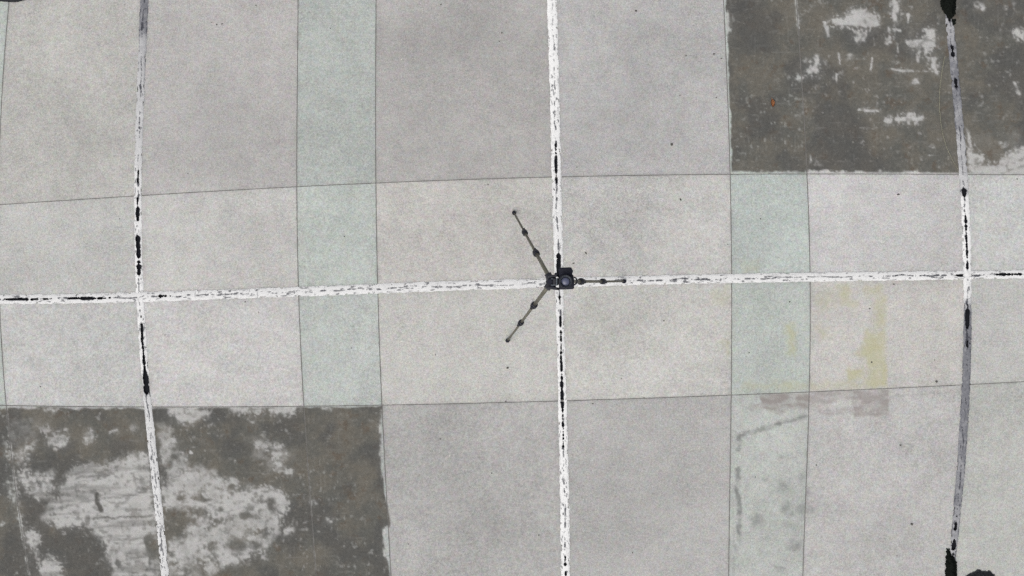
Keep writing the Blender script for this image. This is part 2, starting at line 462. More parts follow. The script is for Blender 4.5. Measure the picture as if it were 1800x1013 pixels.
# right rim of the bottom-left coating
for y0, y1, v in [(720, 760, .5), (770, 840, .55), (925, 975, .7)]:
    ys = np.linspace(y0, y1, 10); stroke(WEAR, list(zip(np.interp(ys, ey, ex) - 1, ys)), 5, v, 2, wob=2, seed=9)

# brushy break-up: the film is thin at its rim and torn along the brush stroke
tear = np.where(GX < 285, fbm(GX, GY, 14, 5, 301, sx=3.2, sy=.6), fbm(GX, GY, 16, 5, 301, sx=1.3, sy=.8)); tear2 = fbm(GX, GY, 6, 4, 302); tear3 = fbm(GX, GY, 34, 4, 303); tear4 = fbm(GX, GY, 22, 4, 305)
rim = sstep(.03, .4, WEAR)
raw = WEAR + ((tear - .5) * 0.95 + (tear2 - .5) * 1.0 + (tear4 - .5) * .5) * rim
cloud = np.where((GX > 290) & (GY > 800) & (GX < 530), sstep(.5, .72, tear3) * .28 + sstep(.5, .7, fbm(GX, GY, 13, 4, 304)) * .25, 0)
raw = raw - cloud * .55


def blur(a, r):
    for ax_ in (0, 1):
        c_ = np.cumsum(np.pad(a, [(r + 1, r) if q == ax_ else (0, 0) for q in (0, 1)], mode='edge'), axis=ax_, dtype=np.float64)
        n_ = a.shape[ax_]
        a = (np.take(c_, range(2 * r + 1, 2 * r + 1 + n_), ax_) - np.take(c_, range(n_), ax_)) / (2 * r + 1)
    return a


WEAR = np.clip(sstep(.10, 1.0, raw) * .78 + sstep(.45, .75, raw) * .22, 0, 1)
tone = fbm(GX, GY, 26, 5, 306, sx=1.5, sy=.8)
WEAR = WEAR * (.72 + .34 * sstep(.3, .62, tone)) * (.86 + .24 * tear2)
halo = blur(blur(WEAR, 5), 5)
FILM = blank()                                   # thin half-worn film over and round the scraped fields
for pg, v in [([(278, 745), (300, 752), (330, 815), (385, 830), (440, 850), (500, 872), (514, 890), (492, 935), (470, 965), (440, 990), (400, 1000), (335, 1020), (290, 1020), (292, 955), (325, 940), (326, 905), (290, 890)], .46),
              ([(92, 860), (130, 822), (180, 812), (225, 802), (260, 792), (275, 900), (290, 1020), (195, 1020), (180, 950), (150, 925), (70, 915)], .42), ([(35, 835), (92, 826), (98, 870), (60, 885)], .45), ([(435, 770), (480, 772), (515, 800), (505, 835), (470, 835), (440, 790)], .25), ([(10, 740), (80, 735), (60, 780), (45, 830), (20, 810)], .2),
              ([(1450, 30), (1500, 10), (1550, 30), (1545, 60), (1500, 75), (1465, 50)], .10), ([(1590, 45), (1648, 45), (1650, 140), (1600, 90)], .12), ([(1400, 110), (1450, 95), (1460, 135), (1400, 145)], .12), ([(1700, 240), (1800, 225), (1800, 305), (1700, 305)], .12)]:
    poly(FILM, pg, v, 8, wob=6, seed=60)
fm = fbm(GX, GY, 17, 5, 307)
WEAR = np.maximum(WEAR, FILM * (.15 + 1.35 * sstep(.30, .66, fm)) * (.75 + .4 * tear2))
crumb = sstep(.60, .68, fbm(GX, GY, 3.4, 2, 308)) * sstep(.05, .22, halo) * .7      # crumbs torn off the rims
WEAR = np.clip(np.maximum(np.maximum(WEAR, crumb), halo * (.25 + .55 * tear2)), 0, .95)
# dark cuts left inside the scraped fields
def cut(pts, wd, v=.9, seed=0): stroke(WEAR, z6(pts), wd / 2.98, v, 2.0, 'sub', 2.2, seed)
for k, (pts, wd, v) in enumerate([([(505, 585), (512, 630), (530, 668)], 24, 1.0), ([(400, 500), (480, 490), (570, 485)], 11, .6), ([(410, 520), (520, 505), (600, 470)], 7, .5), ([(540, 605), (640, 598), (720, 585)], 8, .6),
        ([(490, 712), (600, 708), (700, 700), (800, 694)], 11, .85), ([(560, 828), (650, 822), (770, 815)], 9, .6), ([(462, 705), (458, 740)], 26, .6), ([(690, 430), (740, 445), (780, 455)], 7, .6),
        ([(700, 480), (712, 540)], 14, .45), ([(740, 500), (760, 560)], 30, .45), ([(600, 650), (596, 690)], 5, .35), ([(780, 820), (800, 900)], 60, .75), ([(612, 940), (628, 960)], 26, .75),
        ([(640, 930), (760, 915)], 10, .4), ([(360, 480), (440, 470)], 10, .4), ([(300, 660), (470, 620)], 14, .35), ([(330, 580), (440, 600)], 20, .3)]): cut(pts, wd, v, k)
for k, (x, y, rx, ry) in enumerate([(1045, 680, 40, 26), (1150, 662, 20, 16), (1292, 692, 34, 18), (1240, 850, 50, 40), (1215, 546, 24, 18), (1040, 605, 40, 16), (1080, 612, 24, 12), (930, 720, 60, 60), (1340, 850, 26, 22), (1420, 640, 22, 40), (1000, 720, 30, 20), (955, 600, 26, 14), (1110, 860, 20, 30)]):
    spot(WEAR, *z6([(x, y)])[0], rx / 2.98, ry / 2.98, .8, .5, 'sub', 4, 120 + k)
WEAR = .6 * WEAR + .4 * sstep(.10, .80, WEAR) * .95
WEAR = WEAR * (1 - .5 * sstep(.60, .70, fbm(GX, GY, 6.5, 4, 410, sx=1.5)) * sstep(.2, .6, WEAR))      # dark crumbs of film left behind
WEAR = WEAR * (1 - .45 * sstep(.52, .72, fbm(GX, GY + .06 * GX, 13, 4, 411, sx=6, sy=.7)) * (GX < 285))           # horizontal brush drags
# fine scattered flecks everywhere in the coating
fl = sstep(.70, .80, fbm(GX, GY, 6, 3, 401)) * .36 * sstep(.45, .6, fbm(GX, GY, 60, 3, 402))
WEAR = np.maximum(WEAR, fl)
# brush scratches, along the two slab directions
WEAR = np.maximum(WEAR, sstep(.74, .84, fbm(GX, GY, 5, 3, 403, sx=.5, sy=7)) * .10)
WEAR = np.maximum(WEAR, sstep(.74, .84, fbm(GX, GY, 5, 3, 404, sx=7, sy=.5)) * .12)
DEEP = sstep(.48, .66, fbm(GX, GY, 70, 4, 405)) * .6
for x, y, rx, ry in [(330, 330, 60, 40), (640, 340, 70, 40), (450, 780, 60, 30), (380, 860, 120, 60)]:
    spot(DEEP, *z6([(x, y)])[0], rx / 2.98, ry / 2.98, .55, .7, 'max', 5)
for x, y, rx, ry in [(300, 40, 90, 60), (960, 190, 120, 60), (1250, 180, 40, 40)]:
    spot(DEEP, *z5([(x, y)])[0], rx / 2.98, ry / 2.98, .8, .8, 'max', 5)

# --- algae, brown film and grime on the lower right slabs
for pg, v in [([(805, 500), (880, 500), (885, 560), (920, 600), (870, 615), (815, 570)], .45), ([(955, 500), (1045, 500), (1040, 545), (970, 545)], .42), ([(1020, 560), (1060, 560), (1066, 740), (1010, 720), (1000, 640)], .42),
              ([(960, 740), (1068, 735), (1076, 1035), (950, 1035), (985, 930), (920, 850)], .55), ([(860, 935), (940, 925), (950, 985), (870, 1000)], .6), ([(690, 700), (740, 720), (770, 765), (710, 745)], .35),
              ([(545, 700), (585, 700), (582, 850), (556, 845)], .55), ([(200, 785), (245, 800), (245, 850)], .5), ([(1040, 860), (1076, 860), (1078, 1030), (1030, 1030)], .75), ([(660, 1000), (1075, 1005), (1076, 1035), (655, 1045)], .32),
              ([(470, 1010), (600, 1000), (655, 1035), (480, 1050)], .36), ([(680, 560), (780, 520), (820, 600), (720, 640)], .2), ([(310, 380), (400, 385), (400, 425), (330, 425)], .3), ([(150, 520), (240, 510), (245, 600), (160, 600)], .2), ([(330, 1000), (470, 1005), (470, 1040), (330, 1045)], .3)]:
    poly(YEL, zr(pg), v * 1.0, 9, wob=6, seed=200)
YEL *= .55 + .9 * fbm(GX, GY, 12, 4, 501)
YEL *= sstep(1, -1, GX - 1560.5) * sstep(-.5, 1.5, H3y - GY)
for pg, v in [([(885, 42), (1080, 30), (1078, 175), (900, 176)], .75), ([(400, 62), (662, 48), (662, 142), (560, 136), (510, 172), (420, 130)], .9), ([(325, 130), (440, 90), (450, 120), (380, 165)], .5),
              ([(655, 48), (900, 42), (900, 90), (800, 100), (700, 130), (655, 140)], .55), ([(660, 140), (900, 130), (900, 165), (740, 168)], .4)]:
    poly(BRN, z8(pg), v, 1.8, wob=1.5, seed=210)
BRN *= sstep(.30, .62, fbm(GX, GY, 9, 4, 502, sx=1.8, sy=.7)) * .6 + .35
BRN *= sstep(-1, .5, GY - H3y)
stroke(GRM, z8([(292, 352), (300, 275), (400, 245), (520, 205), (650, 182)]), 8, .75, 2.5, wob=3)
stroke(GRM, z8([(288, 450), (292, 520), (286, 560), (298, 680), (294, 826)]), 7, .75, 2.5, wob=3)
stroke(GRM, z8([(262, 560), (268, 1000)]), 4, .25, 2, wob=2)
stroke(GRM, z8([(655, 480), (655, 620)]), 5, .35, 3, wob=3)
for k, (x, y, rx, ry, v) in enumerate([(530, 540, 34, 24, .55), (540, 655, 26, 28, .65), (570, 690, 22, 14, .5), (390, 715, 34, 40, .5), (640, 665, 50, 28, .55), (585, 850, 44, 26, .5), (500, 972, 22, 14, .55), (625, 500, 16, 40, .35),
        (430, 890, 34, 22, .3), (430, 505, 30, 14, .3), (520, 392, 18, 8, .6), (560, 745, 30, 10, .3), (480, 740, 24, 16, .25), (1140, 328, 8, 14, .6), (855, 312, 16, 6, .4), (1215, 435, 18, 34, .2), (1190, 345, 20, 24, .2), (270, 870, 20, 30, .35)]):
    spot(GRM, *z8([(x, y)])[0], rx / 2.98, ry / 2.98, v, .7, wob=4, seed=k)
GRM *= sstep(.25, .6, fbm(GX, GY, 9, 4, 503)) * .65 + .35
stroke(GRM, z8([(1090, 72), (1300, 58), (1450, 45)]), 3, .28, 2, wob=2)
spot(GRM, 936, 874, 12, 3, .25, .8, wob=3)
# silt washed along the joints, and old faint shadows of dirt on some slabs
for k, cv in enumerate((V0, V2, V3, V5, V6)):
    d = np.abs(GX - cv(GY)); n_ = fbm(GX, GY, 24, 4, 801 + k)
    GRM = np.maximum(GRM, (.22 * np.exp(-(d / 2.2) ** 2) + .10 * np.exp(-d / 7)) * sstep(.25, .65, n_) * (1 - .8 * COAT))
for k, cv in enumerate((H1, H3)):
    d = np.abs(GY - cv(GX)); n_ = fbm(GX, GY, 24, 4, 811 + k)
    GRM = np.maximum(GRM, (.22 * np.exp(-(d / 2.2) ** 2) + .10 * np.exp(-d / 7)) * sstep(.25, .65, n_) * (1 - .8 * COAT))
for k, (cv, hz) in enumerate(((V1, 0), (V4, 0), (V7, 0), (H2, 1))):
    d = np.abs((GY - cv(GX)) if hz else (GX - cv(GY))); n_ = fbm(GX, GY, 30, 4, 821 + k)
    GRM = np.maximum(GRM, .26 * np.exp(-np.maximum(0, d - 7) / 3.5) * sstep(.35, .7, n_) * (1 - COAT))
for x, y, rx, ry, v in [(400, 220, 120, 90, .16), (345, 60, 60, 60, .07), (850, 60, 110, 70, .16), (740, 190, 70, 90, .13), (830, 260, 90, 50, .10), (1080, 210, 110, 80, .09), (1190, 70, 60, 60, .07), (140, 230, 70, 60, .06), (590, 90, 50, 90, .08), (760, 820, 90, 90, .07), (1140, 900, 90, 90, .12), (870, 930, 70, 50, .08),
                        (1560, 950, 130, 60, .08), (1050, 560, 80, 40, .06), (90, 440, 70, 40, .05), (1340, 440, 50, 60, .10), (1330, 640, 60, 40, .08), (1760, 900, 50, 80, .06), (560, 650, 50, 50, .06), (460, 410, 70, 40, .06), (820, 400, 80, 50, .05), (1120, 780, 60, 60, .06)]:
    spot(GRM, x, y, rx, ry, v, .9, 'add', 12)
GRM = np.clip(GRM * (.75 + .5 * fbm(GX, GY, 18, 5, 830)), 0, 1)


def sample(arr, x, y):
    fx = np.clip((x - RX0) / RS, 0, arr.shape[1] - 1.001); fy = np.clip((y - RY0) / RS, 0, arr.shape[0] - 1.001)
    i = fy.astype(int); j = fx.astype(int); a = fx - j; b = fy - i
    return (arr[i, j] * (1 - a) + arr[i, j + 1] * a) * (1 - b) + (arr[i + 1, j] * (1 - a) + arr[i + 1, j + 1] * a) * b


# ------------------------------------------------------------------ ground and slabs
gm = bpy.data.meshes.new('ground')
R = 400.0
gm.from_pydata([(-R, -R, -.030), (R, -R, -.030), (R, R, -.030), (-R, R, -.030)], [], [(0, 1, 2, 3)])
tag(link('ground', gm, M_GRND), kind='structure')

bed = bpy.data.meshes.new('pavement')
lo = W(-1500, -1200); hi = W(3200, 2200)
b0, b1 = -.026, -.016
bed.from_pydata([(lo.x, hi.y, b0), (hi.x, hi.y, b0), (hi.x, lo.y, b0), (lo.x, lo.y, b0), (lo.x, hi.y, b1), (hi.x, hi.y, b1), (hi.x, lo.y, b1), (lo.x, lo.y, b1)], [],
                [(4, 5, 6, 7), (0, 3, 2, 1), (0, 1, 5, 4), (1, 2, 6, 5), (2, 3, 7, 6), (3, 0, 4, 7)])
PAVE = tag(link('pavement', bed, M_BED), kind='structure')

TINT = {}
default = (193, 193, 190)
for r in range(6):
    for c in range(16): TINT[r, c] = default
GREEN = (186, 192, 186)
for r in range(6):
    for c in (1, 4, 7, 10, 13): TINT[r, c] = GREEN
TINT.update({(1, 5): (189, 188, 183), (1, 6): (186, 184, 181), (1, 7): (181, 186, 181), (1, 8): (178, 176, 173), (1, 9): (183, 182, 180), (0, 8): (172, 170, 169),
             (2, 5): (194, 194, 190), (2, 6): (196, 195, 191), (2, 8): (195, 193, 188), (2, 9): (195, 194, 190), (2, 10): (186, 193, 188), (2, 11): (199, 198, 196), (2, 12): (194, 195, 192),
             (3, 5): (194, 194, 191), (3, 6): (198, 197, 194), (3, 7): (188, 193, 188), (3, 8): (195, 194, 189), (3, 9): (196, 195, 190), (3, 10): (188, 194, 188), (3, 11): (197, 195, 190), (3, 12): (191, 191, 187),
             (4, 8): (177, 176, 173), (4, 9): (180, 179, 176), (4, 10): (184, 187, 182), (4, 11): (189, 188, 185), (4, 12): (186, 187, 182), (4, 5): (186, 186, 183), (4, 6): (186, 186, 183), (4, 7): (184, 188, 184)})
LABELS = {(1, 10): 'slab under dark coating in the narrow column, with one orange leaf lying on it', (1, 11): 'slab under dark coating with pale scraped patches, beside the grey sealed joint',
          (1, 12): 'slab under dark coating at the edge of the paving beyond the grey joint', (4, 5): 'slab under dark coating scraped away over its right half', (4, 6): 'slab under dark coating with a wide cloudy pale scraped field',
          (4, 7): 'slab wholly under dark brown coating with a ragged edge', (3, 11): 'pale slab with yellow algae stain ending at a straight edge', (4, 10): 'greenish slab with grey grime streaks and smudges',
          (4, 11): 'pale slab with a brown film along its top edge'}
rng = np.random.default_rng(5)


def slab(r, c):
    (va, ga), (vb, gb) = VL[c], VL[c + 1]
    (ha, ka), (hb, kb) = HL[r], HL[r + 1]

    def grid(nu, nv):
        u = np.linspace(0, 1, nu + 1); v = np.linspace(0, 1, nv + 1)
        U, Vv = np.meshgrid(u, v)
        y = np.full(U.shape, 500.0); x = np.full(U.shape, 900.0)
        for _ in range(8):
            x0 = va(y) + ga; x1 = vb(y) - gb; x = x0 + (x1 - x0) * U
            y0 = ha(x) + ka; y1 = hb(x) - kb; y = y0 + (y1 - y0) * Vv
        return x, y
    x, y = grid(8, 8)
    sub = lambda A: max(float(sample(A, x, y).max()), 0)
    xx, yy = grid(60, 60)
    inview = xx.max() > -30 and xx.min() < 1830 and yy.max() > -30 and yy.min() < 1043
    det = inview and max(float(sample(A, xx, yy).max()) for A in (COAT, YEL, BRN)) > .03 or (r, c) == (4, 10)
    wpx, hpx = xx.max() - xx.min(), yy.max() - yy.min()
    if det: nu, nv = int(wpx / 1.7), int(hpx / (1.7 if hpx < 420 else 2.2))
    elif inview: nu, nv = max(8, int(wpx / 3.5)), max(8, int(hpx / 3.5))
    else: nu, nv = 8, 8
    x, y = grid(nu, nv)
    # chipped, slightly wandering arrises
    jit = lambda a, b, sd: (fbm(a, b, 11, 4, sd) - .5) * 1.3
    x[:, 0] += np.abs(jit(x[:, 0], y[:, 0], 601)); x[:, -1] -= np.abs(jit(x[:, -1], y[:, -1], 602))
    y[0, :] += np.abs(jit(x[0, :], y[0, :], 603)); y[-1, :] -= np.abs(jit(x[-1, :], y[-1, :], 604))
    Xw = (x - CX) * S; Yw = -(y - CY) * S
    n0, n1 = x.shape
    zt = -.0006 * float(rng.random())
    top = np.stack([Xw, Yw, np.full(x.shape, zt)], -1).reshape(-1, 3)
    idx = np.arange(n0 * n1).reshape(n0, n1)
    f = np.stack([idx[:-1, :-1], idx[1:, :-1], idx[1:, 1:], idx[:-1, 1:]], -1).reshape(-1, 4)
    ring = np.concatenate([idx[0, :-1], idx[:-1, -1], idx[-1, :0:-1], idx[:0:-1, 0]])
    low = top[ring].copy(); low[:, 2] = -.0155
    nb = len(top); m = len(ring); k = np.arange(m); kn = (k + 1) % m
    side = np.stack([ring[k], ring[kn], nb + kn, nb + k], -1)
    verts = np.concatenate([top, low]); faces = np.concatenate([f, side])
    me = bpy.data.meshes.new('concrete_slab')
    me.vertices.add(len(verts)); me.vertices.foreach_set('co', verts.ravel())
    me.loops.add(faces.size); me.loops.foreach_set('vertex_index', faces.ravel().astype(np.int32))
    me.polygons.add(len(faces)); me.polygons.foreach_set('loop_start', np.arange(0, faces.size, 4, dtype=np.int32))
    me.polygons.foreach_set('loop_total', np.full(len(faces), 4, np.int32))
    me.polygons.foreach_set('use_smooth', np.zeros(len(faces), bool))
    me.update(calc_edges=True); me.validate()
    px = np.concatenate([x.ravel(), x.ravel()[ring]]); py = np.concatenate([y.ravel(), y.ravel()[ring]])

    def cattr(name, rgb):
        a = me.attributes.new(name, 'FLOAT_COLOR', 'POINT')
        a.data.foreach_set('color', np.stack([*rgb, np.ones(len(verts))], -1).astype(np.float32).ravel())
    tc = alb(*TINT[r, c])
    one = np.ones(len(verts))
    cattr('tint', (one * tc[0], one * tc[1], one * tc[2]))
    if inview:
        cattr('stain', (sample(YEL, px, py), sample(BRN, px, py), sample(GRM, px, py)))
        cattr('coat', (sample(COAT, px, py), sample(WEAR, px, py), sample(DEEP, px, py)))
    o = link('concrete_slab', me, M_CONC, PAVE)
    if (r, c) in LABELS: o['label'] = LABELS[r, c]
    return o


for r in range(6):
    for c in range(16):
        slab(r, c)

# thin saw cuts: grey silt lies in them
M_SILT = mat_simple('joint_silt', alb(122, 120, 117), 0.95, var=0.5, scale=14, spec=0.1)


def ribbon(name, cv, lo, hi, hw, z, mat, horiz, parent, step=14):
    q = np.arange(lo, hi + step, step); p = cv(q)
    vs = []
    for a, b in zip(q, p):
        for s in (-hw, hw):
            px, py = (a, b + s) if horiz else (b + s, a)
            vs.append(((px - CX) * S, -(py - CY) * S, z))
    fs = [(2 * i, 2 * i + 1, 2 * i + 3, 2 * i + 2) if horiz else (2 * i, 2 * i + 2, 2 * i + 3, 2 * i + 1) for i in range(len(q) - 1)]
    me = bpy.data.meshes.new(name); me.from_pydata(vs, [], fs)
    return link(name, me, mat, parent)


for cv, g in VL:
    if g < 2: ribbon('joint_silt', cv, -680, 1420, 1.9, -.0016, M_SILT, False, PAVE)
zz = -.0021
for cv, g in HL:
    if g < 2: ribbon('joint_silt', cv, -1180, 2700, 1.7, zz, M_SILT, True, PAVE)


# ------------------------------------------------------------------ wide joints: white sealant, cracked and torn
def sealant(cv, lo, hi, horiz, prof, z, seed, label=None, step=1.15):
    """prof rows: (position, half width, crack half width, chip amount 0..1, age 0..1)"""
    P = np.array(prof, float)
    q = np.arange(lo, hi, step); nt_ = 15
    hw = np.interp(q, P[:, 0], P[:, 1]); cw = np.interp(q, P[:, 0], P[:, 2]); ch = np.interp(q, P[:, 0], P[:, 3]); ag = np.interp(q, P[:, 0], P[:, 4])
    T = np.linspace(-1, 1, nt_ + 1)
    el = hw * (1 + (fbm(q, q * 0 + 3, 6, 4, seed) - .5) * .36); er = hw * (1 + (fbm(q, q * 0 + 9, 6, 4, seed + 1) - .5) * .36)
    off = np.where(T[None, :] < 0, T[None, :] * el[:, None], T[None, :] * er[:, None])
    base = cv(q)
    along = np.repeat(q[:, None], nt_ + 1, 1)
    across = base[:, None] + off
    px, py = (along, across) if horiz else (across, along)
    # cells kept
    wand = (fbm(q, q * 0, 26, 3, seed + 2) - .5) * 6
    wand = wand * np.where(cw > 1.7, .35, 1.0)
    nn = fbm(q, q * 0 + 40, 9, 4, seed + 3)
    thin = cw * sstep(.40, .66, nn) * 1.2
    wide = np.where(cw < 1.7, 0, cw * sstep(.24, .54, nn) * 1.05)
    dist = np.abs(off - wand[:, None])
    rag = (fbm(along, off + 33, 3.0, 3, seed + 8) - .5) * 1.6
    crack = sstep(.9, -.5, dist + rag - thin[:, None]) * (thin[:, None] > .1)
    chipn = fbm(along, off + 60, 3.6, 3, seed + 4, sx=2.2, sy=.8)
    th = (.80 - .34 * ch)[:, None]
    chip = sstep(th - .03, th + .09, chipn) * (np.abs(off - wand[:, None] * .5) < hw[:, None] * .85)
    # hairlines across the bead
    hair = sstep(.80, .90, fbm(along, off, 2.2, 2, seed + 12, sx=.7, sy=5)) * .5
    rimw = sstep(.50, .66, fbm(along, off + 140, 4.0, 3, seed + 14, sx=2.5)) * sstep(.62, .9, np.abs(T[None, :])) * (.25 + .55 * (ag[:, None] > .45))
    worn = np.clip(np.maximum(np.maximum(np.maximum(crack * .95, chip * .8), hair), rimw), 0, 1)
    mid = lambda A: (A[:-1, :-1] + A[1:, :-1] + A[:-1, 1:] + A[1:, 1:]) / 4
    keep = ~(mid(dist + rag) < ((wide[:-1] + wide[1:]) / 2)[:, None] - .2)
    edge = mid(fbm(along, off + 90, 5.0, 3, seed + 5, sx=1.6))
    keep &= ~((mid(np.abs(off)) > hw[:-1, None] * .70) & (edge > .66))
    crown = -.0012 + .0042 * (1 - np.abs(T[None, :]) ** 3)
    Z = z + np.repeat(crown, len(q), 0) + (fbm(along, across, 6, 3, seed + 6) - .5) * .0016 - .0035 * worn * (np.abs(off) < 4.5)
    verts = np.stack([(px - CX) * S, -(py - CY) * S, Z + 0.0022], -1).reshape(-1, 3)
    idx = np.arange(len(q) * (nt_ + 1)).reshape(len(q), nt_ + 1)
    f = np.stack([idx[:-1, :-1], idx[1:, :-1], idx[1:, 1:], idx[:-1, 1:]], -1)[keep]
    if horiz: f = f[:, ::-1]
    else: pass
    used = np.unique(f); remap = np.full(len(verts), -1); remap[used] = np.arange(len(used))
    me = bpy.data.meshes.new('joint_sealant')
    me.from_pydata(verts[used].tolist(), [], remap[f].tolist())
    a = me.attributes.new('age', 'FLOAT', 'POINT')
    agv = np.repeat((ag * np.where(ag > .3, 1.25, 1))[:, None], nt_ + 1, 1) * (0.7 + .6 * fbm(along, across, 20, 3, seed + 7))
    a.data.foreach_set('value', np.clip(agv, 0, 1).ravel()[used].astype(np.float32))
    a = me.attributes.new('worn', 'FLOAT', 'POINT'); a.data.foreach_set('value', worn.ravel()[used].astype(np.float32))
    o = link('joint_sealant', me, M_SEAL, PAVE)
    if label: o['label'] = label
    return o


P1 = [(-400, 7, 1, .2, .6), (0, 7, .6, .2, .9), (38, 7, .3, .12, .8), (41, 7, 1.6, .5, .8), (52, 7, 1.4, .4, .75), (56, 7, .2, .1, .65), (75, 7, .2, .12, .5), (140, 6.8, .3, .18, .42), (154, 6.8, 1.3, .35, .4), (166, 6.8, 1, .35, .4), (172, 6.8, .2, .12, .35), (208, 6.8, .3, .2, .35), (214, 6.8, 1.4, .3, .35), (226, 6.8, 1.4, .3, .35), (232, 6.6, .2, .12, .35), (290, 6.6, .3, .2, .32), (300, 6.6, 1.8, .5, .2), (345, 6.6, 1.6, .5, .15), (372, 6.6, 3.4, .4, .1), (386, 6.6, 3.2, .4, .1),
      (392, 6.6, .6, .2, .1), (412, 6.6, .8, .2, .1), (418, 6.6, 4.0, .2, .1), (482, 6.6, 4.2, .2, .1), (492, 7, .3, .25, .05), (530, 7, .6, .4, .05), (550, 6.6, 1.4, .4, .15), (565, 6.8, 2.4, .4, .08), (655, 6.8, 2.7, .4, .08), (664, 6.2, 5.2, .3, .35), (688, 6.0, 5.0, .3, .35), (696, 7.0, .4, .2, .30), (800, 7.0, .4, .3, .28), (900, 7.0, .5, .35, .24), (1013, 7.0, .5, .4, .22), (1400, 7, 1, .3, .1)]
P4 = [(-400, 8.6, .6, .2, 0), (0, 8.8, .2, .06, 0), (60, 8.8, .25, .1, 0), (80, 8.6, .5, .3, 0), (200, 8.4, .6, .35, 0), (236, 8.4, 1.2, .2, .02), (262, 8.6, 2.0, .1, .02), (305, 8.6, 2.6, .2, .02), (330, 8.6, 1.3, .45, .03), (420, 8.4, 1.1, .4, .04), (444, 8.2, 1.2, .3, .05), (449, 8.2, 4.0, .1, .05), (470, 8, 3.6, .1, .05), (510, 7, .6, .2, .1), (530, 7, 3, .2, .1), (536, 7, 3, .2, .1), (542, 7, .6, .4, .1), (560, 7, 2, .4, .06), (640, 7, 2.2, .4, .06),
      (672, 7.2, 2.6, .2, 0), (700, 7.6, 2.8, .2, 0), (775, 7.8, 2.6, .2, 0), (800, 8, .6, .3, 0), (860, 8, 1.0, .5, 0), (920, 8, 1.0, .4, 0), (960, 8, 1.0, .45, 0), (990, 7.8, 2.2, .2, 0), (1013, 7.8, 2.4, .2, 0), (1400, 8, 1, .3, .05)]
P7 = [(-400, 7.5, 1, .2, .6), (-20, 6, 4.5, .3, .75), (30, 6, 4.2, .3, .7), (42, 7, .2, .05, .62), (78, 7.2, .2, .1, .72), (82, 7.2, 3, .3, .75), (98, 7.2, 3, .3, .75), (103, 7.4, .1, .05, .75), (136, 7.4, .1, .05, .78), (140, 7.4, 2.6, .3, .78), (153, 7.4, 2.6, .3, .78), (158, 7.4, .1, .05, .72), (215, 7.6, .2, .15, .66), (232, 7.6, 1.2, .35, .65), (250, 7.6, .2, .12, .55), (300, 7.6, .2, .1, .42), (330, 7.6, .8, .3, .4), (334, 7.4, 4.4, .3, .5), (342, 7.2, 4, .3, .4), (348, 7, 1.2, .3, .1), (370, 7.2, 1.0, .3, .04), (380, 7.4, 2.4, .1, .02), (470, 7.4, 2.6, .1, .02), (478, 7.6, .6, .2, .02), (520, 7, .5, .2, .12), (534, 6.8, 1.5, .3, .5),
      (545, 6.8, 4, .5, .8), (572, 7, 3.6, .5, .85), (580, 7.4, 1.2, .3, 1.0), (610, 7.4, 2.0, .5, 1.0), (630, 7.4, 1.2, .3, 1.0), (650, 7.6, .3, .1, .85), (700, 7.6, .2, .12, .8), (790, 7.6, .4, .15, .78), (850, 7.4, .6, .15, .76), (890, 7.2, 1.2, .4, .72), (915, 6.8, 2.2, .4, .65), (950, 6.4, 3.0, .4, .55), (975, 6, 4.5, .4, .5), (1013, 6, 4, .4, .5), (1400, 7, 1, .3, .5)]
PH = [(-600, 8.2, 2, .3, .1), (0, 8.4, 1.6, .4, .16), (60, 8.4, 2.6, .5, .16), (110, 8.4, 1.2, .3, .16), (135, 8.4, 2.6, .3, .16), (175, 8.6, 2.8, .3, .16), (200, 8.6, 1.5, .4, .16), (245, 8.8, .8, .4, .14), (275, 8.8, 1.0, .35, .14), (282, 8.8, 2.8, .3, .15), (296, 8.8, 2.8, .3, .15), (302, 8.8, 1.1, .4, .15), (400, 8.6, .8, .5, .15), (490, 8.6, .9, .5, .15), (600, 8.8, .8, .35, .15), (660, 8.6, .7, .4, .16), (760, 8.6, .5, .42, .16), (860, 8.6, .6, .4, .16), (960, 8.4, .4, .3, .16), (1100, 8.2, .7, .35, .16), (1180, 8.2, 1.2, .4, .16), (1280, 8.2, 1.6, .3, .16), (1300, 8.2, .8, .3, .15),
      (1400, 8.2, .6, .35, .15), (1500, 8, .7, .35, .15), (1560, 8, .8, .3, .15), (1640, 7.8, 1.1, .4, .15), (1690, 7.6, 2.0, .5, .15), (1715, 7.6, 1.6, .5, .15), (1735, 7.4, .7, .2, .15), (1765, 7.4, 2.6, .2, .15), (1800, 7.4, 2.6, .2, .15), (2400, 8, 1, .3, .1)]
sealant(V1, -235, 1240, False, P1, 0, 11, 'narrow whitish joint sealant line worn to a black gap in places')
sealant(V4, -235, 1240, False, P4, .0006, 21, 'bright white joint sealant line passing under the tripod')
sealant(V7, -235, 1240, False, P7, 0, 31, 'grey weathered joint sealant line beside the dark coating')
sealant(H2, -480, 2420, True, PH, .0012, 41, 'white cracked joint sealant line crossing the other three')
PX = [(-2000, 8, 1, .3, .2), (3000, 8, 1, .3, .2)]
sealant(VL[3][0], -235, 1240, False, PX, 0, 51, step=3)
sealant(VL[15][0], -235, 1240, False, PX, 0, 61, step=3)
sealant(HL[1][0], -480, 2420, True, PX, .0012, 71, step=3)
sealant(HL[5][0], -480, 2420, True, PX, .0012, 81, step=3)


# ------------------------------------------------------------------ small solid builders
def bm_new(): return bmesh.new()


